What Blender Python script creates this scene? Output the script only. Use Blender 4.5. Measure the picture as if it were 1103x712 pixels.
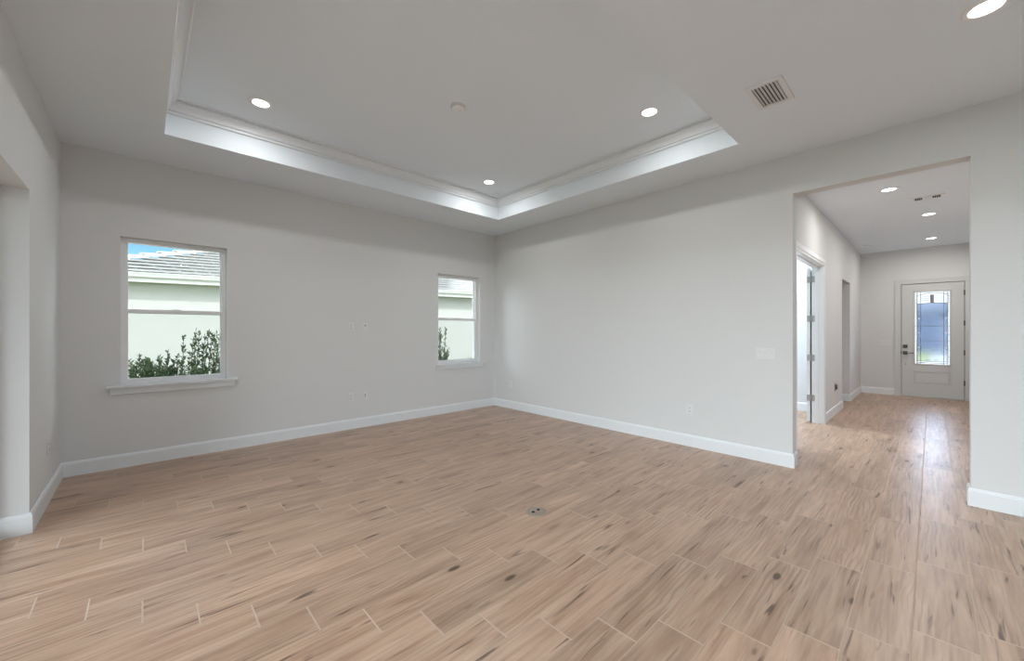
import bpy, bmesh, math, random
from mathutils import Vector, Matrix
random.seed(7)
PI = math.pi
S = bpy.context.scene
for o in list(bpy.data.objects): bpy.data.objects.remove(o)
COL = S.collection

# ------------------------------------------------------------------ camera
FPX, YAW, CAMH = 423.07, 0.8189, 1.3296
cam = bpy.data.cameras.new('camera'); cam.sensor_fit = 'HORIZONTAL'; cam.sensor_width = 36.0
cam.lens = FPX/1103*36.0; cam.shift_y = 0.93/1103; cam.clip_start = 0.05; cam.clip_end = 500
camo = bpy.data.objects.new('camera', cam); COL.objects.link(camo)
camo.location = (0, 0, CAMH); camo.rotation_euler = (PI/2, 0, YAW-PI/2); S.camera = camo

# ------------------------------------------------------------------ sky, sun, exposure
SUN_AZ, SUN_EL = (0.55, -0.83), math.radians(32)
SKY_STRENGTH, SUN_STRENGTH, LAMP_W, CLOUD_FILL, WEST_FILL, EAST_FILL = 0.17, 1.72, 9.2, 0.4, 7.6, 13.5
w = bpy.data.worlds.new('world'); S.world = w; w.use_nodes = True
wn = w.node_tree.nodes; wl = w.node_tree.links
sky = wn.new('ShaderNodeTexSky'); sky.sky_type = 'NISHITA'; sky.sun_disc = False
sky.sun_elevation = math.radians(35); sky.sun_rotation = math.atan2(SUN_AZ[0], SUN_AZ[1])
sky.air_density = 1.0; sky.dust_density = 1.0; sky.ozone_density = 1.0
# clear saturated blue due north, bright broken cloud added elsewhere to light the rooms
def wnode(t, **kw):
    q = wn.new(t)
    for k_, v_ in kw.items(): setattr(q, k_, v_)
    return q
hs = wnode('ShaderNodeHueSaturation'); hs.inputs['Saturation'].default_value = 1.55; hs.inputs['Value'].default_value = SKY_STRENGTH
wl.new(sky.outputs[0], hs.inputs['Color'])
wtc = wnode('ShaderNodeTexCoord'); wsp = wnode('ShaderNodeSeparateXYZ'); wl.new(wtc.outputs['Generated'], wsp.inputs[0])
wnz = wnode('ShaderNodeTexNoise'); wnz.inputs['Scale'].default_value = 3.2; wnz.inputs['Detail'].default_value = 6; wl.new(wtc.outputs['Generated'], wnz.inputs['Vector'])
def wmath(op, a, b, clamp=False):
    q = wnode('ShaderNodeMath', operation=op, use_clamp=clamp)
    for i_, v_ in enumerate((a, b)):
        if isinstance(v_, (int, float)): q.inputs[i_].default_value = v_
        else: wl.new(v_, q.inputs[i_])
    return q.outputs[0]
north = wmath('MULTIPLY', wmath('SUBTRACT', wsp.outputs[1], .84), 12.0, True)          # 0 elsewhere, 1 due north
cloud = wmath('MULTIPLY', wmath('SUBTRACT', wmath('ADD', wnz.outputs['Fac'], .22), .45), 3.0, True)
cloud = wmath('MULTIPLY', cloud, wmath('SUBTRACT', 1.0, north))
west = wmath('MULTIPLY', wmath('SUBTRACT', wmath('MULTIPLY', wsp.outputs[0], -1.0), .45), 4.0, True)   # unseen bright bank added to the west as fill through the slider
east = wmath('MULTIPLY', wmath('SUBTRACT', wsp.outputs[0], .55), 4.0, True)  # unseen bright bank added on the door side to brighten the hall
cval = wmath('ADD', wmath('ADD', CLOUD_FILL, wmath('MULTIPLY', west, WEST_FILL-CLOUD_FILL)), wmath('MULTIPLY', east, EAST_FILL-CLOUD_FILL))
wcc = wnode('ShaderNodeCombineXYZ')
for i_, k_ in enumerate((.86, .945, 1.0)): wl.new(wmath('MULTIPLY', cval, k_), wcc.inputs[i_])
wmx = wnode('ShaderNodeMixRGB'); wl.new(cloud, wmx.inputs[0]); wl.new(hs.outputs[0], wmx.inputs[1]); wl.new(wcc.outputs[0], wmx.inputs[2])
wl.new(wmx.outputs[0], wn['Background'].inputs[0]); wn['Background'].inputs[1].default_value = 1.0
sl = bpy.data.lights.new('sun', 'SUN'); sl.energy = SUN_STRENGTH; sl.angle = math.radians(0.6); sl.color = (1, .96, .9)
so = bpy.data.objects.new('sun', sl); COL.objects.link(so)
hz = math.hypot(*SUN_AZ)
sd = Vector((SUN_AZ[0]/hz*math.cos(SUN_EL), SUN_AZ[1]/hz*math.cos(SUN_EL), math.sin(SUN_EL)))
so.rotation_euler = sd.to_track_quat('Z', 'Y').to_euler(); so.location = (0, -10, 20)
vs = S.view_settings; S.display_settings.display_device = 'sRGB'
vs.view_transform = 'Standard'; vs.look = 'None'; vs.gamma = 1; vs.use_curve_mapping = False; vs.exposure = 0.0

# ------------------------------------------------------------------ materials
def srgb(r, g, b):
    f = lambda c: (c/255/12.92) if c/255 <= .04045 else ((c/255+.055)/1.055)**2.4
    return (f(r), f(g), f(b), 1)
def new_mat(name):
    m = bpy.data.materials.new(name); m.use_nodes = True
    return m, m.node_tree.nodes, m.node_tree.links, m.node_tree.nodes['Principled BSDF']
def paint(name, col, rough=.6, bump=0, scale=200, metallic=0, spec=.5, var=0):
    m, n, l, p = new_mat(name)
    p.inputs['Base Color'].default_value = (*col[:3], 1); p.inputs['Roughness'].default_value = rough
    p.inputs['Metallic'].default_value = metallic; p.inputs['Specular IOR Level'].default_value = spec
    tc = n.new('ShaderNodeTexCoord'); nz = n.new('ShaderNodeTexNoise')
    nz.inputs['Scale'].default_value = scale; nz.inputs['Detail'].default_value = 3
    l.new(tc.outputs['Object'], nz.inputs['Vector'])
    if bump:
        b = n.new('ShaderNodeBump'); b.inputs['Strength'].default_value = bump; b.inputs['Distance'].default_value = .002
        l.new(nz.outputs['Fac'], b.inputs['Height']); l.new(b.outputs[0], p.inputs['Normal'])
    if var:
        mx = n.new('ShaderNodeMixRGB'); mx.inputs[1].default_value = (*[c*(1-var) for c in col[:3]], 1)
        mx.inputs[2].default_value = (*[min(1, c*(1+var)) for c in col[:3]], 1)
        l.new(nz.outputs['Fac'], mx.inputs[0]); l.new(mx.outputs[0], p.inputs['Base Color'])
    return m
M = {}
M['wall'] = paint('wall_paint', (.76, .763, .765), .7, .12, 260, spec=.3)
M['ceiling'] = paint('ceiling_paint', (.84, .895, .945), .85, .15, 180, spec=.2)
M['trim'] = paint('trim_paint', (.85, .88, .905), .32, .02, 60)
M['vinyl'] = paint('white_vinyl', (.90, .905, .92), .3, .01, 60)
M['plastic'] = paint('white_plastic', (.89, .89, .895), .3, .01, 80)
M['door'] = paint('door_paint', (.68, .69, .68), .4, .03, 90)
M['plate'] = paint('wall_plate_plastic', (.80, .80, .805), .35, .01, 80)
M['dark'] = paint('dark_void', (.012, .012, .012), .8, .05, 90)
M['gap'] = paint('shadow_gap', (.10, .09, .085), .8, .05, 90)
M['nickel'] = paint('satin_nickel', (.42, .41, .40), .35, .02, 300, metallic=.9)
M['bronze'] = paint('dark_pewter', (.10, .088, .08), .4, .03, 300, metallic=.7)
M['steel'] = paint('brushed_steel', (.50, .42, .35), .38, .05, 300, metallic=.8)
M['grey_plastic'] = paint('grey_plastic', (.13, .13, .13), .45, .03, 100)
M['vent_metal'] = paint('vent_enamel', (.80, .81, .82), .45, .02, 90)
M['vent_white'] = paint('bright_vent_enamel', (.86, .86, .86), .35, .02, 90)
M['stucco'] = paint('white_stucco', (.75, .75, .735), .9, .5, 45, spec=.2)
M['tile'] = paint('concrete_tile', (.46, .46, .445), .85, .5, 14, spec=.2, var=.22)
M['fascia'] = paint('fascia_paint', (.80, .81, .78), .5, .03, 30)
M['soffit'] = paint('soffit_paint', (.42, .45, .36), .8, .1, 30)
M['leaf'] = paint('glossy_leaf', (.085, .15, .065), .33, .1, 60, var=.6)
M['stem'] = paint('woody_stem', (.20, .14, .10), .8, .3, 60, var=.2)
M['grass'] = paint('lawn_grass', (.17, .205, .07), .95, .8, 9, var=.45)
M['front_grass'] = paint('sun_painted_front_grass', (.42, .44, .09), .95, .8, 9, var=.3)  # lighter than the lawn grass: sunlight painted into the colour
M['drive'] = paint('bright_drive_concrete', (.72, .66, .56), .85, .3, 20, var=.1)
M['concrete'] = paint('pale_concrete', (.58, .53, .49), .85, .3, 20, var=.1)
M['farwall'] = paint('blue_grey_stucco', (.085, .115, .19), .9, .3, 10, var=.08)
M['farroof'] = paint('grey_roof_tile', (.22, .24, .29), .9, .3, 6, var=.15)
M['came'] = paint('zinc_came', (.16, .16, .19), .4, .05, 300, metallic=.6)
M['mauve'] = paint('mauve_glass', (.30, .26, .32), .2, .1, 120)

def emis(name, col, s):
    m = bpy.data.materials.new(name); m.use_nodes = True
    n = m.node_tree.nodes; l = m.node_tree.links; n.clear()
    e = n.new('ShaderNodeEmission'); e.inputs[0].default_value = (*col, 1); e.inputs[1].default_value = s
    o = n.new('ShaderNodeOutputMaterial'); l.new(e.outputs[0], o.inputs[0]); return m
M['lens'] = emis('lamp_lens', (1, .99, .97), 6.0)

def clear_glass(name, tint=(1, 1, 1)):
    m = bpy.data.materials.new(name); m.use_nodes = True
    n = m.node_tree.nodes; l = m.node_tree.links; n.clear()
    t = n.new('ShaderNodeBsdfTransparent'); t.inputs[0].default_value = (*tint, 1)
    g = n.new('ShaderNodeBsdfGlossy'); g.inputs['Roughness'].default_value = .02
    f = n.new('ShaderNodeFresnel'); f.inputs[0].default_value = 1.15
    mx = n.new('ShaderNodeMixShader'); o = n.new('ShaderNodeOutputMaterial')
    l.new(f.outputs[0], mx.inputs[0]); l.new(t.outputs[0], mx.inputs[1]); l.new(g.outputs[0], mx.inputs[2]); l.new(mx.outputs[0], o.inputs[0])
    return m
M['screened'] = clear_glass('screened_lower_glass', (.88, .89, .88))
M['glass'] = clear_glass('window_glass', (.985, .99, .985))
def textured_glass(name, tint, rough, trans, dist):
    """obscure glass: part see-through with a rippled rough surface, part scattering"""
    m = bpy.data.materials.new(name); m.use_nodes = True
    n = m.node_tree.nodes; l = m.node_tree.links; n.clear()
    tc = n.new('ShaderNodeTexCoord'); nz = n.new('ShaderNodeTexNoise'); nz.inputs['Scale'].default_value = 55; nz.inputs['Detail'].default_value = 2
    l.new(tc.outputs['Object'], nz.inputs['Vector'])
    b = n.new('ShaderNodeBump'); b.inputs['Strength'].default_value = dist; b.inputs['Distance'].default_value = .004
    l.new(nz.outputs['Fac'], b.inputs['Height'])
    r = n.new('ShaderNodeBsdfRefraction'); r.inputs[0].default_value = (*tint, 1); r.inputs['Roughness'].default_value = rough; r.inputs['IOR'].default_value = 1.12
    s = n.new('ShaderNodeBsdfTranslucent'); s.inputs[0].default_value = (*tint, 1)
    g = n.new('ShaderNodeBsdfGlossy'); g.inputs['Roughness'].default_value = .15
    f = n.new('ShaderNodeFresnel'); f.inputs[0].default_value = 1.35
    for x in (r, g): l.new(b.outputs[0], x.inputs['Normal'])
    m1 = n.new('ShaderNodeMixShader'); m1.inputs[0].default_value = trans
    m2 = n.new('ShaderNodeMixShader'); o = n.new('ShaderNodeOutputMaterial')
    l.new(r.outputs[0], m1.inputs[1]); l.new(s.outputs[0], m1.inputs[2])
    l.new(f.outputs[0], m2.inputs[0]); l.new(m1.outputs[0], m2.inputs[1]); l.new(g.outputs[0], m2.inputs[2]); l.new(m2.outputs[0], o.inputs[0])
    return m
M['glue'] = textured_glass('glue_chip_glass', (.74, .80, .90), .14, .05, .8)
M['frost'] = textured_glass('bevelled_border_glass', (.74, .75, .77), .30, .75, .2)

def floor_material():
    m, n, l, p = new_mat('wood_look_plank_tile')
    W_, L_, SH = .2, .772, .193
    geo = n.new('ShaderNodeNewGeometry'); sp = n.new('ShaderNodeSeparateXYZ'); l.new(geo.outputs['Position'], sp.inputs[0])
    def mt(op, a, b=None, c=None, clamp=False):
        q = n.new('ShaderNodeMath'); q.operation = op; q.use_clamp = clamp
        for i, v in enumerate((a, b, c)):
            if v is None: continue
            if isinstance(v, (int, float)): q.inputs[i].default_value = v
            else: l.new(v, q.inputs[i])
        return q.outputs[0]
    X, Y = sp.outputs[0], sp.outputs[1]
    yv = mt('DIVIDE', mt('SUBTRACT', Y, .062), W_)
    row = mt('FLOOR', yv); fy = mt('FRACT', yv)
    xv = mt('DIVIDE', mt('ADD', mt('ADD', X, .008), mt('MULTIPLY', mt('SUBTRACT', row, 16), SH)), L_)
    idx = mt('FLOOR', xv); fx = mt('FRACT', xv)
    dy = mt('MULTIPLY', mt('MINIMUM', fy, mt('SUBTRACT', 1, fy)), W_)
    dx = mt('MULTIPLY', mt('MINIMUM', fx, mt('SUBTRACT', 1, fx)), L_)
    sy = mt('LESS_THAN', dy, .0024); sx = mt('LESS_THAN', dx, .0036)
    seam = mt('MAXIMUM', sy, sx)
    cid = n.new('ShaderNodeCombineXYZ'); l.new(row, cid.inputs[0]); l.new(idx, cid.inputs[1])
    wn_ = n.new('ShaderNodeTexWhiteNoise'); wn_.noise_dimensions = '3D'; l.new(cid.outputs[0], wn_.inputs['Vector'])
    rnd = wn_.outputs['Value']; rsep = n.new('ShaderNodeSeparateColor'); l.new(wn_.outputs['Color'], rsep.inputs[0])
    # grain coordinates: along X, shifted per plank
    gx = mt('ADD', X, mt('MULTIPLY', rsep.outputs[0], 37.0)); gy = mt('ADD', Y, mt('MULTIPLY', rsep.outputs[1], 53.0))
    gv = n.new('ShaderNodeCombineXYZ'); l.new(gx, gv.inputs[0]); l.new(gy, gv.inputs[1])
    def noise(sx_, sy_, detail=4, rough=.6, dist=0.0):
        mp = n.new('ShaderNodeVectorMath'); mp.operation = 'MULTIPLY'; l.new(gv.outputs[0], mp.inputs[0]); mp.inputs[1].default_value = (sx_, sy_, 1)
        z = n.new('ShaderNodeTexNoise'); z.inputs['Scale'].default_value = 1; z.inputs['Detail'].default_value = detail
        z.inputs['Roughness'].default_value = rough; z.inputs['Distortion'].default_value = dist
        l.new(mp.outputs[0], z.inputs['Vector']); return z.outputs['Fac']
    def ramp(f, *st):
        r = n.new('ShaderNodeValToRGB'); e = r.color_ramp.elements
        while len(e) < len(st): e.new(.5)
        for k, (pos, c) in enumerate(st): e[k].position = pos; e[k].color = (*c, 1)
        l.new(f, r.inputs[0]); return r.outputs[0]
    def mix(f, a, b, mode='MIX'):
        q = n.new('ShaderNodeMixRGB'); q.blend_type = mode
        if isinstance(f, (int, float)): q.inputs[0].default_value = f
        else: l.new(f, q.inputs[0])
        for i, v in ((1, a), (2, b)):
            if isinstance(v, tuple): q.inputs[i].default_value = (*v, 1)
            else: l.new(v, q.inputs[i])
        return q.outputs[0]
    base = ramp(noise(1.5, 13, 4, .58, .9), (.30, FC['dark']), (.50, FC['mid']), (.68, FC['light']))
    fine = noise(2.2, 44, 2, .55, .3)
    base = mix(mt('MULTIPLY', mt('SUBTRACT', fine, .46, clamp=True), 2.0, clamp=True), base, FC['fine'])
    # cathedral rings
    wv = n.new('ShaderNodeTexWave'); wv.wave_type = 'BANDS'; wv.bands_direction = 'Y'; wv.inputs['Scale'].default_value = 7
    wv.inputs['Distortion'].default_value = 11; wv.inputs['Detail'].default_value = 2; wv.inputs['Detail Scale'].default_value = .6
    mp2 = n.new('ShaderNodeVectorMath'); mp2.operation = 'MULTIPLY'; l.new(gv.outputs[0], mp2.inputs[0]); mp2.inputs[1].default_value = (.45, 1.8, 1); l.new(mp2.outputs[0], wv.inputs['Vector'])
    area = mt('MULTIPLY', mt('SUBTRACT', noise(1.1, 4.5, 2), .46, clamp=True), 6, clamp=True)
    base = mix(mt('MULTIPLY', mt('MULTIPLY', mt('SUBTRACT', wv.outputs['Fac'], .58, clamp=True), 1.1, clamp=True), area), base, FC['ring'])
    # dark cracks and knots
    cr = noise(1.9, 24, 2, .5, 1.2)
    crm = mt('MULTIPLY', mt('SUBTRACT', cr, .63, clamp=True), 11, clamp=True)
    base = mix(mt('MULTIPLY', crm, .85), base, FC['crack'])
    kv = n.new('ShaderNodeTexVoronoi'); kv.inputs['Scale'].default_value = 1
    mp3 = n.new('ShaderNodeVectorMath'); mp3.operation = 'MULTIPLY'; l.new(gv.outputs[0], mp3.inputs[0]); mp3.inputs[1].default_value = (1.7, 4.4, 1); l.new(mp3.outputs[0], kv.inputs['Vector'])
    ks = mt('MULTIPLY', mt('SUBTRACT', .085, kv.outputs['Distance'], clamp=True), 30, clamp=True)
    kh = mt('SUBTRACT', 1, mt('MULTIPLY', kv.outputs['Distance'], 3.0), clamp=True)
    base = mix(mt('MULTIPLY', kh, .55), base, FC['fine'])
    base = mix(mt('MULTIPLY', ks, .9), base, FC['crack'])
    # plank tone
    hv = n.new('ShaderNodeHueSaturation'); l.new(base, hv.inputs['Color']); l.new(mt('ADD', .86, mt('MULTIPLY', rnd, .22)), hv.inputs['Value'])
    col = mix(sy, hv.outputs[0], FC['seam']); col = mix(sx, col, FC['joint'])
    l.new(col, p.inputs['Base Color'])
    rg = mt('ADD', FC['rough'], mt('MULTIPLY', mt('SUBTRACT', noise(8, 30, 2), .5), .14))
    l.new(mt('MAXIMUM', rg, mt('MULTIPLY', seam, .85)), p.inputs['Roughness']); p.inputs['Specular IOR Level'].default_value = FC['spec']
    edge = mt('MINIMUM', mt('DIVIDE', mt('MINIMUM', dy, dx), .005), 1)
    hgt = mt('ADD', mt('MULTIPLY', edge, .8), mt('ADD', mt('MULTIPLY', noise(3, 16, 2, .5, .6), .08), mt('MULTIPLY', rnd, .15)))
    b = n.new('ShaderNodeBump'); b.inputs['Strength'].default_value = .35; b.inputs['Distance'].default_value = .0022
    l.new(hgt, b.inputs['Height']); l.new(b.outputs[0], p.inputs['Normal'])
    return m
FC = dict(dark=(.44, .274, .184), mid=(.55, .365, .256), light=(.63, .435, .318), fine=(.31, .185, .120), ring=(.28, .165, .108),
          crack=(.085, .046, .028), seam=(.54, .40, .305), joint=(.61, .465, .365), rough=.33, spec=.52)
M['floor'] = floor_material()

# ------------------------------------------------------------------ mesh helpers
def box(bm, x0, x1, y0, y1, z0, z1, bev=0, seg=1):
    r = bmesh.ops.create_cube(bm, size=1)
    vs_ = r['verts']
    for v in vs_:
        v.co = Vector(((x0+x1)/2+v.co.x*(x1-x0), (y0+y1)/2+v.co.y*(y1-y0), (z0+z1)/2+v.co.z*(z1-z0)))
    if bev:
        es = list({e for v in vs_ for e in v.link_edges})
        bmesh.ops.bevel(bm, geom=es, offset=bev, segments=seg, affect='EDGES', profile=.5)
def bmx(*boxes, bev=0, seg=1):
    bm = bmesh.new()
    for b in boxes: box(bm, *b, bev=bev, seg=seg)
    return bm
def prism(bm, poly, axis, a, b):
    """extrude a 2-D polygon along axis 'x','y' or 'z' from a to b"""
    f = {'x': lambda p, t: (t, p[0], p[1]), 'y': lambda p, t: (p[0], t, p[1]), 'z': lambda p, t: (p[0], p[1], t)}[axis]
    va = [bm.verts.new(f(p, a)) for p in poly]; vb = [bm.verts.new(f(p, b)) for p in poly]
    k = len(poly)
    for i in range(k): bm.faces.new((va[i], va[(i+1) % k], vb[(i+1) % k], vb[i]))
    bm.faces.new(va[::-1]); bm.faces.new(vb)
def lathe(bm, prof, seg=32, c=(0, 0, 0), closed=False):
    """revolve (radius, z) points about z"""
    rings = []
    for r, z in prof:
        if r < 1e-6: rings.append([bm.verts.new((c[0], c[1], c[2]+z))])
        else: rings.append([bm.verts.new((c[0]+r*math.cos(2*PI*i/seg), c[1]+r*math.sin(2*PI*i/seg), c[2]+z)) for i in range(seg)])
    pairs = list(zip(rings, rings[1:])) + ([(rings[-1], rings[0])] if closed else [])
    for A, B in pairs:
        for i in range(seg):
            j = (i+1) % seg
            if len(A) == 1 and len(B) == 1: continue
            if len(A) == 1: bm.faces.new((A[0], B[j], B[i]))
            elif len(B) == 1: bm.faces.new((A[i], A[j], B[0]))
            else: bm.faces.new((A[i], A[j], B[j], B[i]))
def tube(bm, pts, radii, seg=6):
    prev = None
    for i, p in enumerate(pts):
        d = (pts[min(i+1, len(pts)-1)]-pts[max(i-1, 0)]).normalized()
        a = d.cross(Vector((.3, .9, .1))).normalized(); b = d.cross(a)
        ring = [bm.verts.new(p+radii[i]*(a*math.cos(2*PI*k/seg)+b*math.sin(2*PI*k/seg))) for k in range(seg)]
        if prev:
            for k in range(seg): bm.faces.new((prev[k], prev[(k+1) % seg], ring[(k+1) % seg], ring[k]))
        else: bm.faces.new(ring[::-1])
        prev = ring
    bm.faces.new(prev)
def obj(name, bm, mat, parent=None, smooth=False):
    bmesh.ops.recalc_face_normals(bm, faces=bm.faces)
    me = bpy.data.meshes.new(name); bm.to_mesh(me); bm.free()
    me.materials.append(M[mat] if isinstance(mat, str) else mat)
    if smooth:
        for f in me.polygons: f.use_smooth = True
    o = bpy.data.objects.new(name, me); COL.objects.link(o)
    if parent: o.parent = parent
    return o
def tag(o, label, cat, group=None, kind=None):
    if label: o['label'] = label
    if cat: o['category'] = cat
    if group: o['group'] = group
    if kind: o['kind'] = kind
    return o
def thing(name, loc, rotz=0, label=None, cat=None, group=None, kind=None):
    o = bpy.data.objects.new(name, None); COL.objects.link(o)
    o.empty_display_size = .1; o.location = loc; o.rotation_euler = (0, 0, rotz)
    return tag(o, label, cat, group, kind)
def struct(name, bm, mat, label, cat):
    return tag(obj(name, bm, mat), label, cat, kind='structure')
def dup(root, loc, rotz, label):
    def cp(o, par):
        c = o.copy(); COL.objects.link(c); c.parent = par
        for ch in [k for k in bpy.data.objects if k.parent == o]: cp(ch, c)
        return c
    r = cp(root, None); r.location = loc; r.rotation_euler = (0, 0, rotz); r['label'] = label
    return r

# ------------------------------------------------------------------ room shell
D1, D2, D3 = 5.401, 4.611, -.556          # window wall, right wall, left wall planes
H, HH, XD, YH = 3.05, 3.015, 11.449, 1.067
WT = .14
OY0, OY1, OZ = -.202, .927, 2.673          # hall opening in the right wall
LY, LZ, LY0 = 4.068, 2.265, -2.4           # left wall opening, filled by the added slider
W1, W2, W3 = (-.175, .676), (3.432, 4.283), (5.1, 7.6)
WZ0, WZ1 = .785, 2.26
REAR = -4.2
struct('floor', bmx((D3-.20, XD+.16, REAR-.14, D1+.22, -.12, 0)), 'floor', 'wood-look plank tile floor running through room and hall', 'floor')
bw = bmesh.new(); y0, y1 = D1, D1+.22
xs = [D3-.20, W1[0], W1[1], W2[0], W2[1], W3[0], W3[1], 10.0]
for i in range(0, 8, 2): box(bw, xs[i], xs[i+1], y0, y1, 0, 3.45)
for a, b in (W1, W2, W3):
    box(bw, a, b, y0, y1, 0, WZ0); box(bw, a, b, y0, y1, WZ1, 3.45)
struct('wall_back', bw, 'wall', 'pale grey painted wall with the two windows', 'wall')
struct('wall_right', bmx((D2, D2+WT, OY1, D1, 0, HH), (D2, D2+WT, OY0, OY1, OZ, HH), (D2, D2+WT, REAR, OY0, 0, HH), (D2, D2+.003, REAR, D1, HH-.001, H)), 'wall',
       'pale grey painted wall with the wide opening to the hall', 'wall')
struct('wall_left', bmx((D3-.2, D3, LY, D1, 0, H), (D3-.2, D3, LY0, LY, LZ, H), (D3-.2, D3, REAR, LY0, 0, H)), 'wall',
       'pale grey painted wall at left edge with the tall opening', 'wall')
struct('wall_rear', bmx((D3-.2, D2+WT, REAR-.14, REAR, 0, H)), 'wall', 'pale painted wall behind the viewer', 'wall')
# ceiling with tray
TX0, TX1, TY0, TY1, TZ = .125, 3.982, 1.213, 4.567, 3.355
struct('ceiling', bmx((D3-.2, TX0, REAR-.14, D1, H, 3.45), (TX1, D2+.003, REAR-.14, D1, H, 3.45), (TX0, TX1, REAR-.14, TY0, H, 3.45), (TX0, TX1, TY1, D1, H, 3.45),
                      (TX0, TX1, TY0, TY1, TZ, 3.45)), 'ceiling', 'white ceiling with recessed tray', 'ceiling')
struct('ceiling_hall', bmx((D2+.003, XD+.16, -.9, D1, HH, 3.45)), 'ceiling', 'white ceiling of the entrance hall', 'ceiling')
struct('roof', bmx((D3-.35, XD+.5, REAR-.6, D1+.22, 3.45, 3.6)), 'tile', 'flat roof over the house', 'roof')
struct('jamb_shade_roof', bmx((D3-2.4, D3-.2, REAR-.14, 5.6, 2.50, 2.66)), 'fascia', 'unseen white roof added over the patio to shade the left jamb', 'roof')  # unseen roof added to keep sky light off the left jamb
# crown moulding inside the tray
prof = [(0, 3.236), (.016, 3.236), (.020, 3.241), (.020, 3.252), (.011, 3.254), (.011, 3.262), (.026, 3.264), (.030, 3.272), (.034, 3.288), (.046, 3.306), (.062, 3.318), (.078, 3.323), (.078, 3.334), (.070, 3.336), (.070, 3.343), (.096, 3.345), (.102, 3.350), (.102, 3.355), (0, 3.355)]
cm = bmesh.new(); rings = []
for (cx_, cy_, sx_, sy_) in ((TX0, TY0, 1, 1), (TX1, TY0, -1, 1), (TX1, TY1, -1, -1), (TX0, TY1, 1, -1)):
    rings.append([cm.verts.new((cx_+sx_*d, cy_+sy_*d, z)) for d, z in prof])
for k in range(4):
    A, B = rings[k], rings[(k+1) % 4]
    for i in range(len(prof)-1): cm.faces.new((A[i], A[i+1], B[i+1], B[i]))
struct('trim_1', cm, 'trim', 'white crown moulding running round the ceiling tray', 'moulding')
# hall walls
DX0, DX1, DZ = 5.45, 7.10, 2.26            # double-width doorway in the hall's left wall
NX0, NX1, NZ = 8.85, 9.80, 2.245           # plain opening further along
hb = bmesh.new()
for a, b in ((D2+WT, DX0-.02), (DX1+.02, NX0), (NX1, XD)): box(hb, a, b, YH, YH+.13, 0, HH)
box(hb, DX0-.02, DX1+.02, YH, YH+.13, DZ+.02, HH); box(hb, NX0, NX1, YH, YH+.13, NZ, HH)
struct('wall_hall_left', hb, 'wall', 'pale hall wall with white doorway and plain opening', 'wall')
FDY0, FDY1, FDZ = -.425, .432, 2.29
struct('wall_hall_end', bmx((XD, XD+.16, FDY1+.03, 5.4, 0, HH), (XD, XD+.16, -.9, FDY0-.03, 0, HH), (XD, XD+.16, FDY0-.03, FDY1+.03, FDZ+.03, HH)), 'wall',
       'pale hall end wall around the front door', 'wall')
struct('wall_hall_right', bmx((D2+WT, XD, -.9, -.75, 0, HH)), 'wall', 'pale hall wall on the right behind the opening', 'wall')
struct('wall_side_room', bmx((8.06, 8.18, YH+.13, D1, 0, HH)), 'wall', 'white wall of side room seen through the doorway', 'wall')
struct('wall_passage', bmx((NX0-.12, NX0, YH+.13, 2.8, 0, HH), (NX1, NX1+.12, YH+.13, 2.8, 0, HH), (NX0-.12, NX1+.12, 2.8, 2.92, 0, HH)), 'wall',
       'pale walls of the short passage off the hall', 'wall')

# baseboards: bevelled profile (distance from wall, z)
BP = [(0, 0), (.0155, 0), (.0155, .112), (.0125, .120), (.011, .128), (.006, .134), (0, .134)]
def run(bm, p, q, nrm, ea=0, eb=0):
    """baseboard from p to q on a wall with normal nrm; ends extended for outer mitres"""
    p, q, nv = Vector((*p, 0)), Vector((*q, 0)), Vector((*nrm, 0)); d = (q-p).normalized()
    A = [bm.verts.new(p+nv*t-d*t*ea+Vector((0, 0, z))) for t, z in BP]; B = [bm.verts.new(q+nv*t+d*t*eb+Vector((0, 0, z))) for t, z in BP]
    k = len(BP)
    for i in range(k): bm.faces.new((A[i], A[(i+1) % k], B[(i+1) % k], B[i]))
    bm.faces.new(A[::-1]); bm.faces.new(B)
def baseboard(name, runs, label):
    bm = bmesh.new()
    for r in runs: run(bm, *r)
    return struct(name, bm, 'trim', label, 'baseboard')
baseboard('baseboard_back', [((D3, D1), (D2, D1), (0, -1), -1, -1)], 'white baseboard along the window wall')
baseboard('baseboard_left', [((D3, D1), (D3, LY), (1, 0), -1, 1), ((D3, LY), (D3-.14, LY), (0, -1), 1, 0)], 'white baseboard wrapping the left wall corner')
baseboard('baseboard_right', [((D2, D1), (D2, OY1), (-1, 0), -1, 1), ((D2, OY1), (D2+WT, OY1), (0, -1), 1, 1), ((D2+WT, OY1), (D2+WT, YH), (1, 0), 1, -1)], 'white baseboard along the right wall up to the opening')
baseboard('baseboard_near', [((D2, OY0), (D2, REAR), (-1, 0), 1, 0), ((D2, OY0), (D2+WT, OY0), (0, 1), 1, 1)], 'white baseboard at right edge beside the hall opening')
baseboard('baseboard_hall', [((DX1+.105, YH), (NX0, YH), (0, -1), 0, 1), ((NX0, YH), (NX0, 2.8), (1, 0), 1, 0), ((NX1, YH), (NX1, 2.8), (-1, 0), 1, 0),
                             ((NX1, YH), (XD, YH), (0, -1), 1, -1), ((D2+WT, YH), (DX0-.105, YH), (0, -1), -1, 0)], 'white baseboard along the hall wall and round the plain opening')
baseboard('baseboard_end', [((XD, YH), (XD, FDY1+.105), (-1, 0), -1, 0), ((XD, FDY0-.105), (XD, -.75), (-1, 0), 0, 0)], 'white baseboard beside the front door')
baseboard('baseboard_room', [((8.06, YH+.13), (8.06, D1), (-1, 0), 0, 0)], 'white baseboard in the side room')

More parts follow.
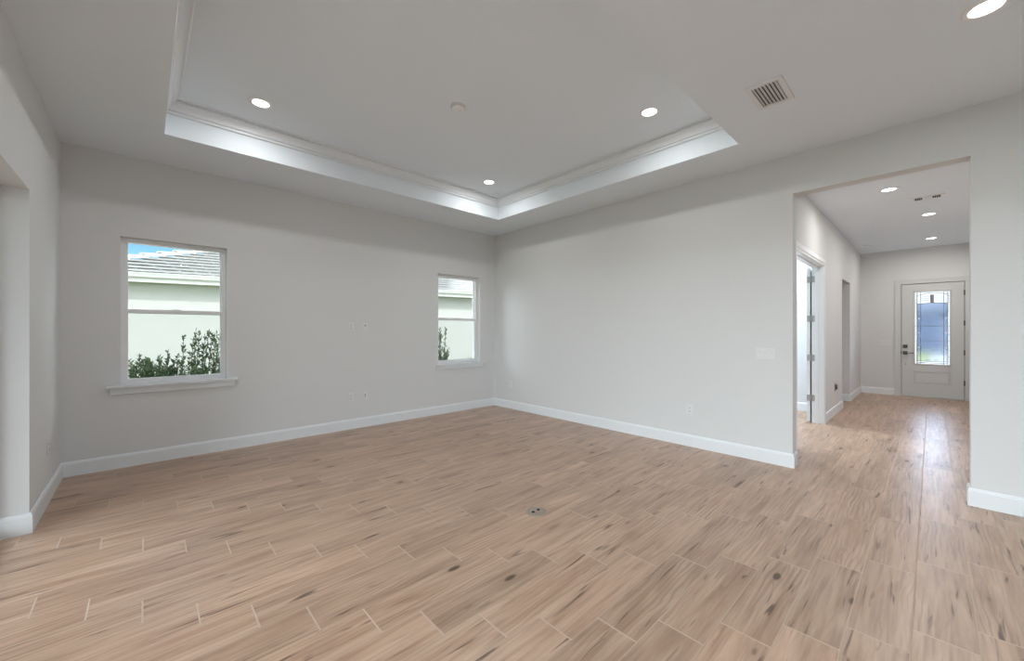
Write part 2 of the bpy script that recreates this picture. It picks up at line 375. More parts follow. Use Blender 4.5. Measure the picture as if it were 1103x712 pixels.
# ------------------------------------------------------------------ windows
def window(name, x0, x1, label):
    t = thing(name, (x0, D1, 0), 0, label, 'window', kind='structure')
    w_ = x1-x0; z0, z1 = .807, WZ1; f = .040; yf = .078
    fr = bmx((0, f, yf, .16, z0, z1), (w_-f, w_, yf, .16, z0, z1), (f, w_-f, yf, .16, z1-f, z1), (f, w_-f, yf, .16, z0, z0+.022))
    obj('frame', fr, 'vinyl', t)
    def sash(nm, ya, yb, za, zb, st, rb, rt):
        s_ = obj(nm, bmx((f-.004, f+st, ya, yb, za, zb), (w_-f-st, w_-f+.004, ya, yb, za, zb), (f+st, w_-f-st, ya, yb, za, za+rb), (f+st, w_-f-st, ya, yb, zb-rt, zb), bev=.003), 'vinyl', t)
        obj('pane', bmx((f+st-.004, w_-f-st+.004, (ya+yb)/2-.002, (ya+yb)/2+.002, za+rb-.004, zb-rt+.004)), 'screened' if nm == 'lower_sash' else 'glass', s_)
    sash('upper_sash', .120, .148, 1.512, z1-.022, .012, .036, .008)
    sash('lower_sash', .086, .116, z0+.018, 1.553, .014, .030, .040)
    obj('sash_lock', bmx((w_/2-.03, w_/2+.03, .089, .112, 1.5525, 1.562), bev=.003), 'vinyl', t)
    obj('stool', bmx((-.096, w_+.096, -.060, 0, .783, .807), (.0005, w_-.0005, 0, yf+.01, .785, .807)), 'trim', t)
    obj('apron', bmx((-.070, w_+.070, -.018, 0, .715, .783), bev=.003), 'trim', t)
    return t
window('window_1', *W1, 'white single-hung window with a shrub, roof and blue sky outside, nearer left')
window('window_2', *W2, 'white single-hung window beside the room corner')
window('window_3', *W3, 'white window in side room outside the view')

# sliding glass door in the left wall (unseen, added to let in daylight)
sdr = thing('door_3', (D3-.19, 0, 0), 0, 'unseen white framed sliding glass door added in the left wall opening for daylight', 'sliding door', kind='structure')
n_ = 4; pw = (LY-LY0)/n_
for k in range(n_):
    a, b = LY0+k*pw, LY0+(k+1)*pw
    s_ = obj('panel_frame', bmx((0, .04, a, a+.05, 0, LZ), (0, .04, b-.05, b, 0, LZ), (0, .04, a+.05, b-.05, 0, .07), (0, .04, a+.05, b-.05, LZ-.06, LZ)), 'vinyl', sdr)
    obj('pane', bmx((.018, .022, a+.048, b-.048, .068, LZ-.058)), 'glass', s_)

# ------------------------------------------------------------------ doorway to the side room, leaf folded back
d2 = thing('door_2', (DX1, YH, 0), 0, 'white interior doorway with its door folded back into side room', 'door', kind='structure')
wd = DX1-DX0
obj('jamb', bmx((0, .02, 0, .13, 0, DZ+.02), (-wd-.02, -wd, 0, .13, 0, DZ+.02), (-wd, 0, 0, .13, DZ, DZ+.02),
                (-.012, 0, .052, .090, 0, DZ), (-wd, -wd+.012, .052, .090, 0, DZ), (-wd, 0, .052, .090, DZ-.012, DZ)), 'trim', d2)
cs = bmesh.new(); cw = .088
for a, b in ((.006, .006+cw), (-wd-.006-cw, -wd-.006)):
    box(cs, a, b, -.013, 0, 0, DZ+.006); 
box(cs, .006+cw*.35, .006+cw, -.020, -.012, 0, DZ+.006+cw*.35); box(cs, -wd-.006-cw, -wd-.006-cw*.35, -.020, -.012, 0, DZ+.006+cw*.35)
box(cs, -wd-.006-cw, .006+cw, -.013, 0, DZ+.006, DZ+.006+cw); box(cs, -wd-.006-cw, .006+cw, -.020, -.012, DZ+.006+cw*.35, DZ+.006+cw)
obj('casing', cs, 'trim', d2)
lf = bmesh.new(); lw = .80; ya, yb = .150, .188
for a, b, c, d in ((0, lw, .012, .22), (0, lw, 2.13, DZ-.004), (.11, lw-.11, .95, 1.08), (0, .11, .22, 2.13), (lw-.11, lw, .22, 2.13)): box(lf, a, b, ya, yb, c, d)
for c, d in ((.22, .95), (1.08, 2.13)):
    box(lf, .11, lw-.11, ya+.010, yb-.010, c, d); box(lf, .16, lw-.16, ya+.004, yb-.004, c+.05, d-.05)
leaf = obj('door_leaf', lf, 'trim', d2)
for z in (.359, .944, 1.515, 2.086):
    hb_ = bmx((-.0022, 0, .096, .129, z-.045, z+.045), (-.0022, 0, .151, .187, z-.045, z+.045))
    lathe(hb_, [(0, z-.05), (.0065, z-.05), (.0065, z+.05), (0, z+.05)], 12, (-.004, .140, 0))
    tag(obj('hinge', hb_, 'nickel', d2), 'grey metal hinge', None)

# ------------------------------------------------------------------ front door
fd = thing('door_1', (XD, 0, 0), PI/2, 'white front door with leaded decorative glass at the end of the hall', 'door', kind='structure')
# local frame: x = world y, y = out of wall towards the room (world -x), z up
fx0, fx1 = FDY0, FDY1
obj('casing', bmx((fx0-.100, fx0-.010, 0, .018, 0, FDZ+.095), (fx1+.010, fx1+.100, 0, .018, 0, FDZ+.095), (fx0-.010, fx1+.010, 0, .018, FDZ+.010, FDZ+.095),
                  (fx0-.100, fx0-.070, .018, .024, 0, FDZ+.095), (fx1+.070, fx1+.100, .018, .024, 0, FDZ+.095), (fx0-.070, fx1+.070, .018, .024, FDZ+.068, FDZ+.095)), 'door', fd)
obj('jamb', bmx((fx0-.03, fx0-.004, -.16, 0, 0, FDZ+.03), (fx1+.004, fx1+.03, -.16, 0, 0, FDZ+.03), (fx0-.004, fx1+.004, -.16, 0, FDZ+.004, FDZ+.03)), 'door', fd)
obj('weatherstrip', bmx((fx0-.004, fx0+.01, -.075, -.050, .03, FDZ), (fx1-.01, fx1+.004, -.075, -.050, .03, FDZ), (fx0, fx1, -.075, -.050, FDZ-.01, FDZ+.004)), 'gap', fd)
obj('threshold', bmx((fx0-.004, fx1+.004, -.16, .02, 0, .028), bev=.004), 'nickel', fd)
GX, GZ0, GZ1 = .257, .655, 2.140
slab = bmx((fx0+.003, -GX, -.05, -.005, .0282, FDZ-.003), (GX, fx1-.003, -.05, -.005, .0282, FDZ-.003), (-GX, GX, -.05, -.005, GZ1, FDZ-.003),
           (-GX, GX, -.05, -.005, .533, GZ0), (-GX, GX, -.05, -.005, .0282, .265), (-GX, GX, -.05, -.017, .265, .533))
sb = obj('door_slab', slab, 'door', fd)
pb = bmesh.new(); box(pb, -GX+.03, GX-.03, -.02, -.009, .295, .503, bev=.005); obj('raised_panel', pb, 'door', sb)
pf = bmesh.new(); r_ = .022
for a, b, c, d in ((-GX-.004, -GX+r_, GZ0-.004, GZ1+.004), (GX-r_, GX+.004, GZ0-.004, GZ1+.004), (-GX+r_, GX-r_, GZ0-.004, GZ0+r_), (-GX+r_, GX-r_, GZ1-r_, GZ1+.004)):
    box(pf, a, b, -.012, .004, c, d, bev=.004)
for a, b, c, d in ((-GX-.004, -GX+.010, .262, .536), (GX-.010, GX+.004, .262, .536), (-GX+.010, GX-.010, .262, .276), (-GX+.010, GX-.010, .522, .536)): box(pf, a, b, -.016, -.001, c, d, bev=.003)
obj('glass_stop', pf, 'door', sb)
def gxp(f): return GX-2*GX*f           # fraction from the left as seen from the room
def gzp(f): return GZ1-(GZ1-GZ0)*f
obj('border_glass', bmx((gxp(.091), gxp(0), -.032, -.026, GZ0, GZ1), (gxp(1), gxp(.913), -.032, -.026, GZ0, GZ1), (gxp(.913), gxp(.091), -.032, -.026, gzp(.165), GZ1),
                        (gxp(.913), gxp(.091), -.032, -.026, GZ0, gzp(.95))), 'frost', sb)
obj('textured_glass', bmx((gxp(.913), gxp(.091), -.032, -.026, gzp(.95), gzp(.165))), 'glue', sb)
cb = bmesh.new()
def came(fa, za, fb, zb, wd_=.0046):
    a, b = Vector((gxp(fa), -.024, gzp(za))), Vector((gxp(fb), -.024, gzp(zb))); d = b-a; L = d.length; d.normalize()
    n2 = Vector((-d.z, 0, d.x)); yv = Vector((0, .004, 0)); q = []
    for p_ in (a-d*.001, b+d*.001):
        q.append([cb.verts.new(p_+n2*wd_*s1+yv*s2) for s1, s2 in ((-1, -1), (1, -1), (1, 1), (-1, 1))])
    for i in range(4): cb.faces.new((q[0][i], q[0][(i+1) % 4], q[1][(i+1) % 4], q[1][i]))
    cb.faces.new(q[0][::-1]); cb.faces.new(q[1])
for f in (.091, .196, .808, .913): came(f, 0, f, 1)
for f in (.118, .886): came(f, 0, f, 1, .002)
for z in (.476, .675): came(0, z, 1, z)
for z in (.95, .972): came(.091, z, .913, z)
for z in (.075, .11, .135, .16, .28, .59, .80, .88): came(0, z, .091, z, .0032); came(.913, z, 1, z, .0032)
for h_, z in ((.035, .06), (.022, .185)):
    N = 14
    for i in range(N):
        f1, f2 = .091+.822*i/N, .091+.822*(i+1)/N
        zz = lambda f: z-h_*math.sin(PI*(f-.091)/.822)
        came(f1, zz(f1), f2, zz(f2))
for z in (.080, .105, .130):
    came(.196, z, .44, z-.008, .0032); came(.56, z-.008, .808, z, .0032)
for s_ in (-1, 1):
    for i in range(6):
        f1, f2 = .5+s_*(.05+.13*i/6), .5+s_*(.05+.13*(i+1)/6)
        zz = lambda f: .938-.016*abs(math.sin(PI*2*(abs(f-.5)-.05)/.13))
        came(f1, zz(f1), f2, zz(f2), .003)
obj('came', cb, 'came', sb)
tag(obj('keystone_glass', bmx((gxp(.55), gxp(.45), -.034, -.022, gzp(.165), gzp(.05)), bev=.003), 'mauve', sb), 'mauve glass keystone', None)
for f in (.144, .862):
    for z in (.37, .565, .764):
        tag(obj('jewel', bmx((gxp(f)-.013, gxp(f)+.013, -.034, -.018, gzp(z)-.016, gzp(z)+.016), bev=.006), 'frost', sb), 'small bright bevelled glass jewel', None)
for z in (.333, .920, 1.488, 2.074):
    hg = bmx((fx0-.009, fx0+.010, -.006, .002, z-.045, z+.045)); lathe(hg, [(0, z-.05), (.007, z-.05), (.007, z+.05), (0, z+.05)], 12, (fx0, .004, 0))
    tag(obj('hinge', hg, 'bronze', fd), 'dark metal hinge', None)
hd = .378
db = bmx((hd-.033, hd+.033, -.006, .014, .989, 1.055), bev=.004); box(db, hd-.006, hd+.006, .014, .030, 1.005, 1.039, bev=.002)
tag(obj('deadbolt', db, 'bronze', sb), 'dark square deadbolt', None)
lv = bmx((hd-.034, hd+.034, -.006, .014, .855, .923), bev=.004); box(lv, hd-.010, hd+.010, .014, .046, .879, .899, bev=.002); box(lv, hd-.125, hd+.010, .040, .052, .880, .898, bev=.003)
tag(obj('lever_handle', lv, 'bronze', sb), 'dark lever handle on a square plate', None)
pk = bmesh.new(); lathe(pk, [(0, 0), (.009, 0), (.009, .006), (0, .008)], 16); 
for v in pk.verts: v.co = Vector((hd-.008+v.co.x, -.006+v.co.z, .659+v.co.y))
obj('door_catch', pk, 'bronze', sb)
obj('strike_plate', bmx((fx1+.002, fx1+.012, -.004, .0005, .86, .925)), 'bronze', fd)

# ------------------------------------------------------------------ ceiling lights
lamp = bpy.data.lights.new('lamp', 'AREA'); lamp.shape = 'DISK'; lamp.size = .115; lamp.energy = LAMP_W*.8; lamp.color = (.72, .88, 1); lamp.spread = math.radians(176)
tray_lamp = lamp.copy(); tray_lamp.energy = LAMP_W*.72; tray_lamp.color = (.97, .985, .975)
def downlight(loc, label, group):
    t = thing('recessed_downlight', loc, 0, label, 'ceiling light', group)
    b = bmesh.new(); lathe(b, [(.064, 0), (.064, -.004), (.069, -.007), (.084, -.007), (.091, -.003), (.092, 0)], 40); obj('trim_ring', b, 'plastic', t, True)
    b = bmesh.new(); lathe(b, [(0, -.0045), (.054, -.0045), (.0645, -.003), (.0645, -.0005), (0, -.0005)], 40); tag(obj('lens', b, 'lens', t), 'glowing white lens', None)
    lo = bpy.data.objects.new('lamp', tray_lamp); COL.objects.link(lo); lo.parent = t; lo.location = (0, 0, -.012)
    return t
d0 = downlight((.752, 4.066, TZ), 'lit round downlight in the tray, leftmost, above the nearer window', 'downlights in the ceiling tray')
for p_, lb in (((3.412, 4.105, TZ), 'lit round downlight in the tray near the far corner'), ((3.402, 1.782, TZ), 'lit round downlight in the tray nearest the square ceiling vent'),
               ((.752, 1.782, TZ), 'lit round downlight in the tray outside the picture above the viewer')): dup(d0, p_, 0, lb)
for p_, lb in (((3.263, -.196, H), 'lit round downlight on the flat ceiling at the top right corner'), ((.70, -.9, H), 'added fill downlight behind the viewer on the left'),
               ((2.0, -.9, H), 'added fill downlight behind the viewer in the middle'),
               ((.70, -2.2, H), 'added fill downlight behind the viewer, second row left'), ((2.0, -2.2, H), 'added fill downlight behind the viewer, second row middle'),
               ((.70, -3.5, H), 'added fill downlight behind the viewer, last row left'), ((2.0, -3.5, H), 'added fill downlight behind the viewer, last row middle')):
    hl_ = dup(d0, p_, 0, lb); hl_['group'] = 'downlights in the flat ceiling'  # the lamps behind the viewer are added to light the room evenly
    for ch in hl_.children:
        if ch.type == 'LIGHT': ch.data = tray_lamp if p_[0] > 3 else lamp
hall_lamp = lamp.copy(); hall_lamp.energy = LAMP_W*1.3; hall_lamp.color = (1, .955, .90); room_fill_lamp = lamp.copy(); room_fill_lamp.energy = LAMP_W*6
for p_, lb in (((6.453, .349, HH), 'lit round downlight in the hall nearest the opening'), ((8.224, .031, HH), 'lit round downlight in the hall, middle one below the white vent'),
               ((10.384, .010, HH), 'lit round downlight in the hall nearest the front door')):
    hl_ = dup(d0, p_, 0, lb); hl_['group'] = 'downlights in the hall ceiling'
    for ch in hl_.children:
        if ch.type == 'LIGHT': ch.data = hall_lamp
for p_, lb in (((6.4, 3.6, HH), 'added fill downlight in the side room outside the view'), ((7.2, 2.2, HH), 'added fill downlight in the side room near its doorway')): 
    hl_ = dup(d0, p_, 0, lb); hl_['group'] = 'added fill downlights in the side room'
    for ch in hl_.children:
        if ch.type == 'LIGHT': ch.data = room_fill_lamp  # unseen lamps added to brighten the side room

# ------------------------------------------------------------------ detectors and vents
def detector(loc, r, h_, label, mat='plastic'):
    t = thing('smoke_detector', loc, 0, label, 'smoke detector')
    b = bmesh.new(); lathe(b, [(0, 0), (r, 0), (r, -.3*h_), (r*.97, -.34*h_)], 40); lathe(b, [(r*.90, -.30*h_), (r*.90, -.62*h_), (r*.80, -.88*h_), (r*.55, -h_), (0, -h_)], 40); obj('housing', b, mat, t, False)
    b = bmesh.new(); lathe(b, [(0, 0), (.012, 0), (.012, -.003), (0, -.003)], 16, (r*.3, 0, -h_+.001)); obj('test_button', b, 'vent_metal', t)
    return t
detector((2.060, 2.913, TZ), .066, .036, 'round white smoke detector in the middle of the ceiling tray')
detector((10.346, .887, HH), .066, .036, 'round white smoke detector on the hall ceiling near the front door')
ms = thing('ceiling_sensor', (3.775, 4.380, TZ), 0, 'small white sensor in the far corner of the ceiling tray', 'sensor')
b = bmesh.new(); lathe(b, [(0, 0), (.040, 0), (.040, -.010), (.034, -.014), (0, -.014)], 28); obj('base', b, 'plastic', ms)
b = bmesh.new(); lathe(b, [(.020, -.013), (.022, -.022), (.017, -.036), (.008, -.042), (0, -.044)], 24); obj('sensor_dome', b, 'plastic', ms, True)

def vent(loc, lx, ly, nsl, label):
    t = thing('ceiling_vent', loc, 0, label, 'air vent')
    a, c, r = lx/2, ly/2, .034
    fr = bmesh.new()
    for q in ((-a, a, -c, -c+r), (-a, a, c-r, c), (-a, -a+r, -c+r, c-r), (a-r, a, -c+r, c-r)): box(fr, *q, -.011, 0)
    for q in ((-a+r-.004, a-r+.004, -c+r-.004, -c+r), (-a+r-.004, a-r+.004, c-r, c-r+.004)): box(fr, *q, -.014, -.004)
    obj('frame', fr, 'vent_metal', t)
    obj('backing', bmx((-a+r, a-r, -c+r, c-r, -.003, -.0005)), 'dark', t)
    lb = bmesh.new(); span = 2*(c-r)
    for k in range(nsl):
        y = -c+r+span*(k+.62)/nsl; wv_ = span/nsl*.43
        prism(lb, [(y-wv_, -.013), (y-wv_+.002, -.013), (y+wv_, -.004), (y+wv_-.002, -.004)], 'x', -a+r, a-r)
    obj('louvers', lb, 'vent_metal', t)
    return t
vent((3.298, .799, H), .372, .222, 7, 'square white louvred air vent on the flat ceiling')
hv = thing('ceiling_vent', (7.185, .040, HH), 0, 'narrow bright white three-section air vent on the hall ceiling', 'air vent')
a, c = .083, .150
obj('frame', bmx((-a, a, -c, -c+.034, -.010, 0), (-a, a, c-.034, c, -.010, 0), (-a, -a+.012, -c+.034, c-.034, -.010, 0), (a-.012, a, -c+.034, c-.034, -.010, 0),
                 (-a+.012, a-.012, -.045, -.034, -.010, 0), (-a+.012, a-.012, .034, .045, -.010, 0)), 'vent_white', hv)
obj('backing', bmx((-a+.012, a-.012, -c+.034, c-.034, -.0025, -.0005)), 'dark', hv)
lb = bmesh.new()
for s_ in (-1, 1):
    for k in range(4): y = s_*(.058+k*.018); box(lb, -a+.012, a-.012, y-.002, y+.002, -.009, -.002)
for k in range(7): x = -a+.026+k*.019; box(lb, x-.0055, x+.0055, -.034, .034, -.008, -.003)
obj('louvers', lb, 'vent_white', hv)

# ------------------------------------------------------------------ outlets, plates and switches
def plate(bm, w_, h_): box(bm, -w_/2, w_/2, 0, .0055, -h_/2, h_/2, bev=.0025)
def outlet(loc, rz, label, group=None):
    t = thing('wall_outlet', loc, rz, label, 'electrical outlet', group)
    b = bmesh.new(); plate(b, .076, .120); obj('cover_plate', b, 'plate', t)
    for z in (-.0205, .0205):
        rc = obj('receptacle', bmx((-.0165, .0165, .005, .0085, z-.0135, z+.0135), bev=.0015), 'plate', t)
        obj('slots', bmx((-.0085, -.0055, .0083, .0089, z-.002, z+.008), (.0055, .0085, .0083, .0089, z-.002, z+.008), (-.003, .003, .0083, .0089, z-.010, z-.005)), 'gap', rc)
    b = bmesh.new(); lathe(b, [(0, 0), (.0035, 0), (.0035, .0012), (0, .0016)], 10)
    for v in b.verts: v.co = Vector((v.co.x, .0055+v.co.z, v.co.y))
    obj('screw', b, 'plate', t)
    return t
o0 = outlet((2.050, D1, 1.392), PI, 'white outlet on the window wall, upper left of the four plates')
dup(o0, (2.050, D1, .432), PI, 'white outlet low on the window wall, left of the low pair')
dup(o0, (D2, 1.916, .426), PI/2, 'white outlet low on the right wall below the switch plate')
dup(o0, (D2, 4.966, .416), PI/2, 'white outlet low on the right wall close to the room corner')
dup(o0, (D3, 4.740, .425), -PI/2, 'white outlet low on the left wall at the picture edge')
t = thing('coax_plate', (2.242, D1, 1.393), PI, 'white cable plate with dark jack, upper right of the four plates', 'wall plate')
b = bmesh.new(); plate(b, .076, .120); obj('cover_plate', b, 'plate', t)
b = bmesh.new(); lathe(b, [(0, 0), (.0075, 0), (.0075, .008), (.005, .008), (.005, .012), (0, .012)], 16)
for v in b.verts: v.co = Vector((v.co.x, .005+v.co.z, .016+v.co.y))
tag(obj('coax_jack', b, 'bronze', t), 'dark round jack', None)
obj('lower_insert', bmx((-.012, .012, .005, .0075, -.034, -.012), bev=.001), 'plate', t)
t = thing('data_plate', (2.242, D1, .436), PI, 'white narrow data plate low on the window wall, right of the low pair', 'wall plate')
b = bmesh.new(); plate(b, .076, .120); obj('cover_plate', b, 'plate', t)
i_ = obj('insert', bmx((-.0165, .0165, .005, .008, -.0335, .0335), bev=.0015), 'plate', t)
obj('ports', bmx((-.006, .006, .0078, .0085, .006, .022), (-.006, .006, .0078, .0085, -.020, -.006)), 'gap', i_)
def switch(loc, rz, n_, label):
    t = thing('light_switch', loc, rz, label, 'light switch')
    w_ = .076+.046*(n_-1)
    b = bmesh.new(); plate(b, w_, .120); obj('cover_plate', b, 'plate', t)
    for k in range(n_):
        x = (k-(n_-1)/2)*.046
        b = bmx((x-.0168, x+.0168, .005, .0066, -.0338, .0338))
        prism(b, [(.0066, -.0315), (.0088, -.0315), (.0070, 0), (.0108, .0315), (.0066, .0315)], 'x', x-.0152, x+.0152)
        obj('rocker', b, 'plate', t)
    return t
switch((D2, 1.153, 1.100), PI/2, 3, 'white three-gang rocker switch plate on the right wall beside the opening')
switch((XD, .684, 1.082), PI/2, 4, 'white wide four-gang switch plate left of the front door')
t = thing('wall_outlet', (8.138, YH, .430), PI, 'outlet with a dark grey plug-in low on the hall wall', 'electrical outlet')
b = bmesh.new(); plate(b, .130, .125); obj('cover_plate', b, 'nickel', t)
pg = obj('plug_in', bmx((-.042, .042, .005, .028, -.032, .040), bev=.006, seg=2), 'grey_plastic', t)
obj('plug_face', bmx((-.030, .030, .027, .030, -.020, .030), bev=.001), 'nickel', pg)

# floor outlet
t = thing('floor_outlet', (2.107, 1.991, 0), 0, 'round metal floor outlet with two dark holes in the middle of the floor', 'floor outlet')
b = bmesh.new(); lathe(b, [(0, .0005), (.082, .0005), (.082, .003), (.076, .007), (.070, .0075), (.068, .0055), (0, .0055)], 48); obj('cover_plate', b, 'steel', t, False)
for (hx, hy) in ((-.027, .006), (.028, .006)):
    b = bmesh.new(); lathe(b, [(0, .005), (.0125, .005), (.0125, .0068), (0, .0068)], 20, (hx, hy, 0)); tag(obj('socket_hole', b, 'dark', t), 'dark round hole', None)
b = bmesh.new(); lathe(b, [(.060, .0053), (.063, .0062), (.066, .0053)], 48); obj('rim', b, 'nickel', t)

# ------------------------------------------------------------------ outdoors
GZ = -.18
struct('lawn', bmx((-60, 90, -60, 90, GZ-.2, GZ)), 'grass', 'green grass ground outside the house', 'lawn')
struct('front_lawn', bmx((XD+2.3, 41.5, .02, 12, GZ, GZ+.02)), 'front_grass', 'front grass beyond the front door, painted a brighter yellow-green as if sunlit', 'lawn')
struct('driveway', bmx((XD+2.3, 41.5, -7, .02, GZ, GZ+.02)), 'drive', 'pale concrete drive beyond the front door', 'driveway')
struct('patio', bmx((-7, D3-.2, -6, 5.6, GZ, -.02)), 'concrete', 'pale patio beside the house', 'patio')
struct('porch', bmx((XD+.16, XD+2.2, -1.2, 1.6, GZ, -.02)), 'concrete', 'pale porch slab outside front door', 'porch')
# neighbour's house: local x along its eave, y into the house
nh = thing('neighbour_house', (-1.52, 11.24, 0), -math.atan2(.212, .977), 'white stucco house with grey tiled hip roof outside the windows', 'house')
EL, EZ, OV, PT = 17.0, 2.33, .38, .40
obj('wall', bmx((OV, EL-OV, OV, 9, GZ, EZ+.02)), 'stucco', nh)
obj('soffit', bmx((.03, EL-.03, .03, OV, EZ+.005, EZ+.03)), 'soffit', nh)
fa = bmesh.new()
prism(fa, [(0, EZ), (.03, EZ), (.03, EZ+.19), (-.085, EZ+.19), (-.085, EZ+.165), (-.075, EZ+.165), (-.062, EZ+.10), (-.030, EZ+.085), (0, EZ+.085)], 'x', -.05, EL)
box(fa, 0, .03, .03, 9, EZ, EZ+.17)
obj('gutter', fa, 'fascia', nh)
rf = bmesh.new(); z0 = EZ+.11; ex = .25; NR = 18
for i in range(NR):
    n0, n1 = -.03+i*ex, -.03+(i+1)*ex+.02
    za, zb = z0+n0*PT, z0+n1*PT
    q = [(max(n0, 0), n0, za+.085), (EL, n0, za+.085), (EL, n1, zb+.012), (n1, n1, zb+.012)]
    top = [rf.verts.new(p_) for p_ in q]; bot = [rf.verts.new((p_[0], p_[1], p_[2]-.04)) for p_ in q]
    rf.faces.new(top); rf.faces.new(bot[::-1])
    for k in range(4): rf.faces.new((top[k], bot[k], bot[(k+1) % 4], top[(k+1) % 4]))
    q = [(n0, max(n0, 0), za+.085), (n0, 9, za+.085), (n1, 9, zb+.012), (n1, n1, zb+.012)]
    top = [rf.verts.new(p_) for p_ in q]; bot = [rf.verts.new((p_[0], p_[1], p_[2]-.04)) for p_ in q]
    rf.faces.new(top); rf.faces.new(bot[::-1])
    for k in range(4): rf.faces.new((top[k], bot[k], bot[(k+1) % 4], top[(k+1) % 4]))
obj('roof_tiles', rf, 'tile', nh)
hd_ = Vector((1, 1, PT)).normalized(); side = Vector((1, -1, 0)).normalized(); up = side.cross(hd_).normalized()
if up.z < 0: up = -up
for k in range(16):
    bm = bmesh.new(); s0 = .05+k*.36; rings = []
    for s_, rr, lift in ((s0, .120, .050), (s0+.42, .095, .010)):
        base = Vector((0, 0, z0+.03))+hd_*s_+up*lift
        rings.append([bm.verts.new(base+side*rr*math.cos(a_)+up*rr*.75*math.sin(a_)) for a_ in [PI*j/10 for j in range(11)]])
        rings.append([bm.verts.new(base+side*(rr-.02)*math.cos(a_)+up*(rr-.02)*.75*math.sin(a_)) for a_ in [PI*j/10 for j in range(11)]])
    o1, i1, o2, i2 = rings
    for j in range(10):
        bm.faces.new((o1[j], o1[j+1], o2[j+1], o2[j])); bm.faces.new((i1[j], i2[j], i2[j+1], i1[j+1])); bm.faces.new((o1[j], i1[j], i1[j+1], o1[j+1])); bm.faces.new((o2[j], o2[j+1], i2[j+1], i2[j]))
    for rr_ in ((0,), (10,)):
        j = rr_[0]; bm.faces.new((o1[j], o2[j], i2[j], i1[j]))
    obj('hip_cap', bm, 'fascia', nh)

# shrubs
def leaf_quad(bm, p, d, L, wd_, rnd_):
    s_ = d.cross(Vector((rnd_.uniform(-1, 1), rnd_.uniform(-1, 1), rnd_.uniform(-1, 1)))).normalized(); nn = d.cross(s_).normalized()
    a0 = bm.verts.new(p); a1 = bm.verts.new(p+d*L*.45+s_*wd_-nn*wd_*.3); a2 = bm.verts.new(p+d*L-nn*L*.12); a3 = bm.verts.new(p+d*L*.45-s_*wd_-nn*wd_*.3); a4 = bm.verts.new(p+d*L*.5)
    for f in ((a0, a1, a4), (a1, a2, a4), (a2, a3, a4), (a3, a0, a4)): bm.faces.new(f)
def shrub(loc, r, ry, ht, label, seed, nst=24, shoots=5):
    rd = random.Random(seed)
    t = thing('shrub', loc, 0, label, 'shrub', 'shrubs outside the windows')
    st, lfm = bmesh.new(), bmesh.new()
    for k in range(nst):
        ang = 2*PI*k/nst+rd.uniform(-.3, .3); rad = r*math.sqrt(rd.uniform(.05, 1)); hh = ht*(1-.12*(rad/r)**2)*rd.uniform(.80, .97)
        if k < shoots: hh = ht*rd.uniform(1.08, 1.2)
        p0 = Vector((rd.uniform(-.07, .07), rd.uniform(-.07, .07), 0)); p2 = Vector((rad*math.cos(ang), rad*math.sin(ang)*ry/r, hh)); p0.x += p2.x*.75; p1 = Vector((p2.x*.8, p2.y*.8, hh*.45))
        pts = [p0*(1-u)**2+p1*2*u*(1-u)+p2*u*u for u in [i/6 for i in range(7)]]
        tube(st, pts, [.009-.001*i for i in range(7)], 5)
        for i in range(115):
            u = .18+.82*rd.random(); pt = p0*(1-u)**2+p1*2*u*(1-u)+p2*u*u; tg = ((p1-p0)*(1-u)+(p2-p1)*u).normalized()
            d = (tg*rd.uniform(.35, .9)+Vector((rd.uniform(-1, 1), rd.uniform(-1, 1), rd.uniform(-.3, .5)))*.75).normalized()
            leaf_quad(lfm, pt, d, rd.uniform(.045, .075), rd.uniform(.008, .012), rd)
        for sd_ in range(3):     # side twigs
            u = rd.uniform(.35, .9); pt = p0*(1-u)**2+p1*2*u*(1-u)+p2*u*u
            e = pt+Vector((rd.uniform(-.12, .12), rd.uniform(-.12, .12), rd.uniform(.05, .16)))
            tube(st, [pt, (pt+e)/2, e], [.004, .003, .002], 4)
            for i in range(10):
                q = pt+(e-pt)*rd.uniform(.3, 1); d = ((e-pt).normalized()*.6+Vector((rd.uniform(-1, 1), rd.uniform(-1, 1), rd.uniform(-.3, .6)))*.7).normalized()
                leaf_quad(lfm, q, d, rd.uniform(.045, .075), rd.uniform(.008, .013), rd)
    obj('stems', st, 'stem', t); obj('foliage', lfm, 'leaf', t)
    return t
shrub((.27, 7.1, GZ), .60, .28, 1.30, 'wide leafy green shrub outside the nearer window', 3, 54, 10)
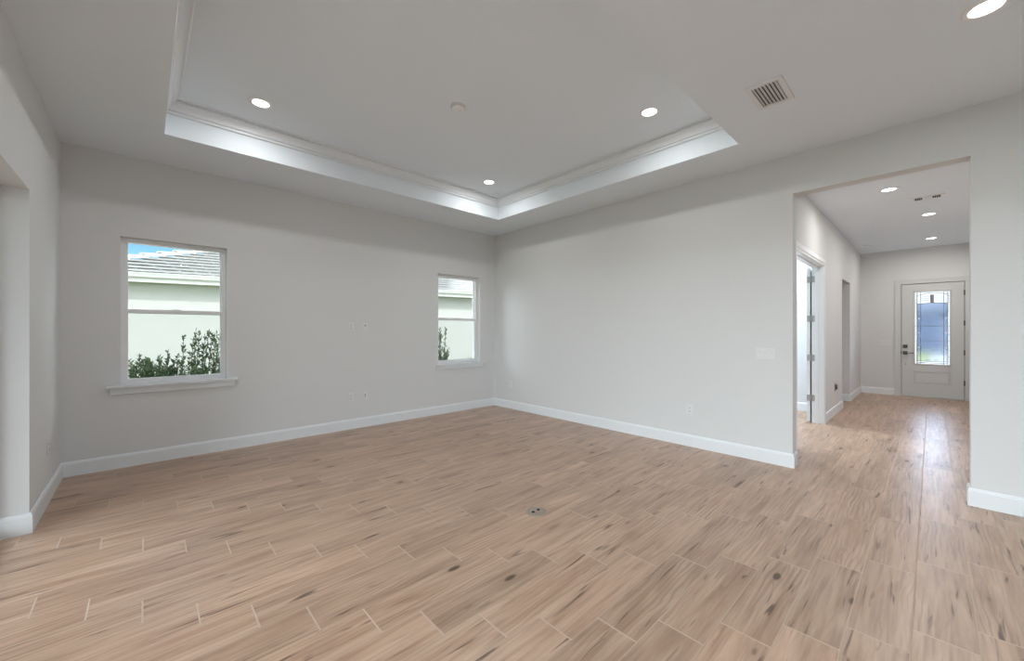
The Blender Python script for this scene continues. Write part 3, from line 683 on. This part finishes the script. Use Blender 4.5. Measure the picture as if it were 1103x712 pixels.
shrub((4.40, 7.1, GZ), .36, .28, 1.33, 'leafy green shrub at left of the window beside the corner', 5, 26, 4)
# far tree above the neighbour's roof
def tree(loc, ht, r, label):
    rd = random.Random(2); t = thing('tree', loc, 0, label, 'tree')
    tr = bmesh.new(); tube(tr, [Vector((0, 0, 0)), Vector((.1, 0, ht*.4)), Vector((0, .1, ht*.85))], [.22, .16, .05], 8)
    for k in range(7):
        a_ = 2*PI*k/7; tube(tr, [Vector((.05, 0, ht*.5)), Vector((r*.7*math.cos(a_), r*.7*math.sin(a_), ht*.78))], [.08, .03], 6)
    obj('trunk', tr, 'stem', t)
    lf_ = bmesh.new()
    for k in range(1400):
        v = Vector((rd.gauss(0, 1), rd.gauss(0, 1), rd.gauss(0, 1))).normalized()*rd.uniform(.4, 1)
        p_ = Vector((v.x*r, v.y*r, ht*.74+v.z*ht*.24)); d = Vector((rd.uniform(-1, 1), rd.uniform(-1, 1), rd.uniform(-1, 1))).normalized()
        leaf_quad(lf_, p_, d, .32, .09, rd)
    obj('foliage', lf_, 'leaf', t)
tree((-.55, 34.7, GZ), 6.2, 1.0, 'small distant tree just above the neighbouring roof line')
# house across the street, seen blurred through the front door glass
fh = thing('house', (42, 0, GZ), 0, 'blue-grey house in shade seen through the front door glass', 'house')
obj('wall', bmx((0, 9, -9, 8, 0, 3.1)), 'farwall', fh)
rb = bmesh.new()
lo_ = [rb.verts.new(p_) for p_ in ((-.6, -9.6, 3.0), (9.6, -9.6, 3.0), (9.6, 8.6, 3.0), (-.6, 8.6, 3.0))]; hi_ = [rb.verts.new(p_) for p_ in ((4.5, -4.6, 5.1), (4.5, 3.6, 5.1))]
rb.faces.new(lo_[::-1]); rb.faces.new((lo_[0], lo_[1], hi_[0])); rb.faces.new((lo_[1], lo_[2], hi_[1], hi_[0])); rb.faces.new((lo_[2], lo_[3], hi_[1])); rb.faces.new((lo_[3], lo_[0], hi_[0], hi_[1]))
obj('roof', rb, 'farroof', fh)
obj('garage_door', bmx((-.04, 0, -4.6, -.4, 0, 2.3)), 'farroof', fh)
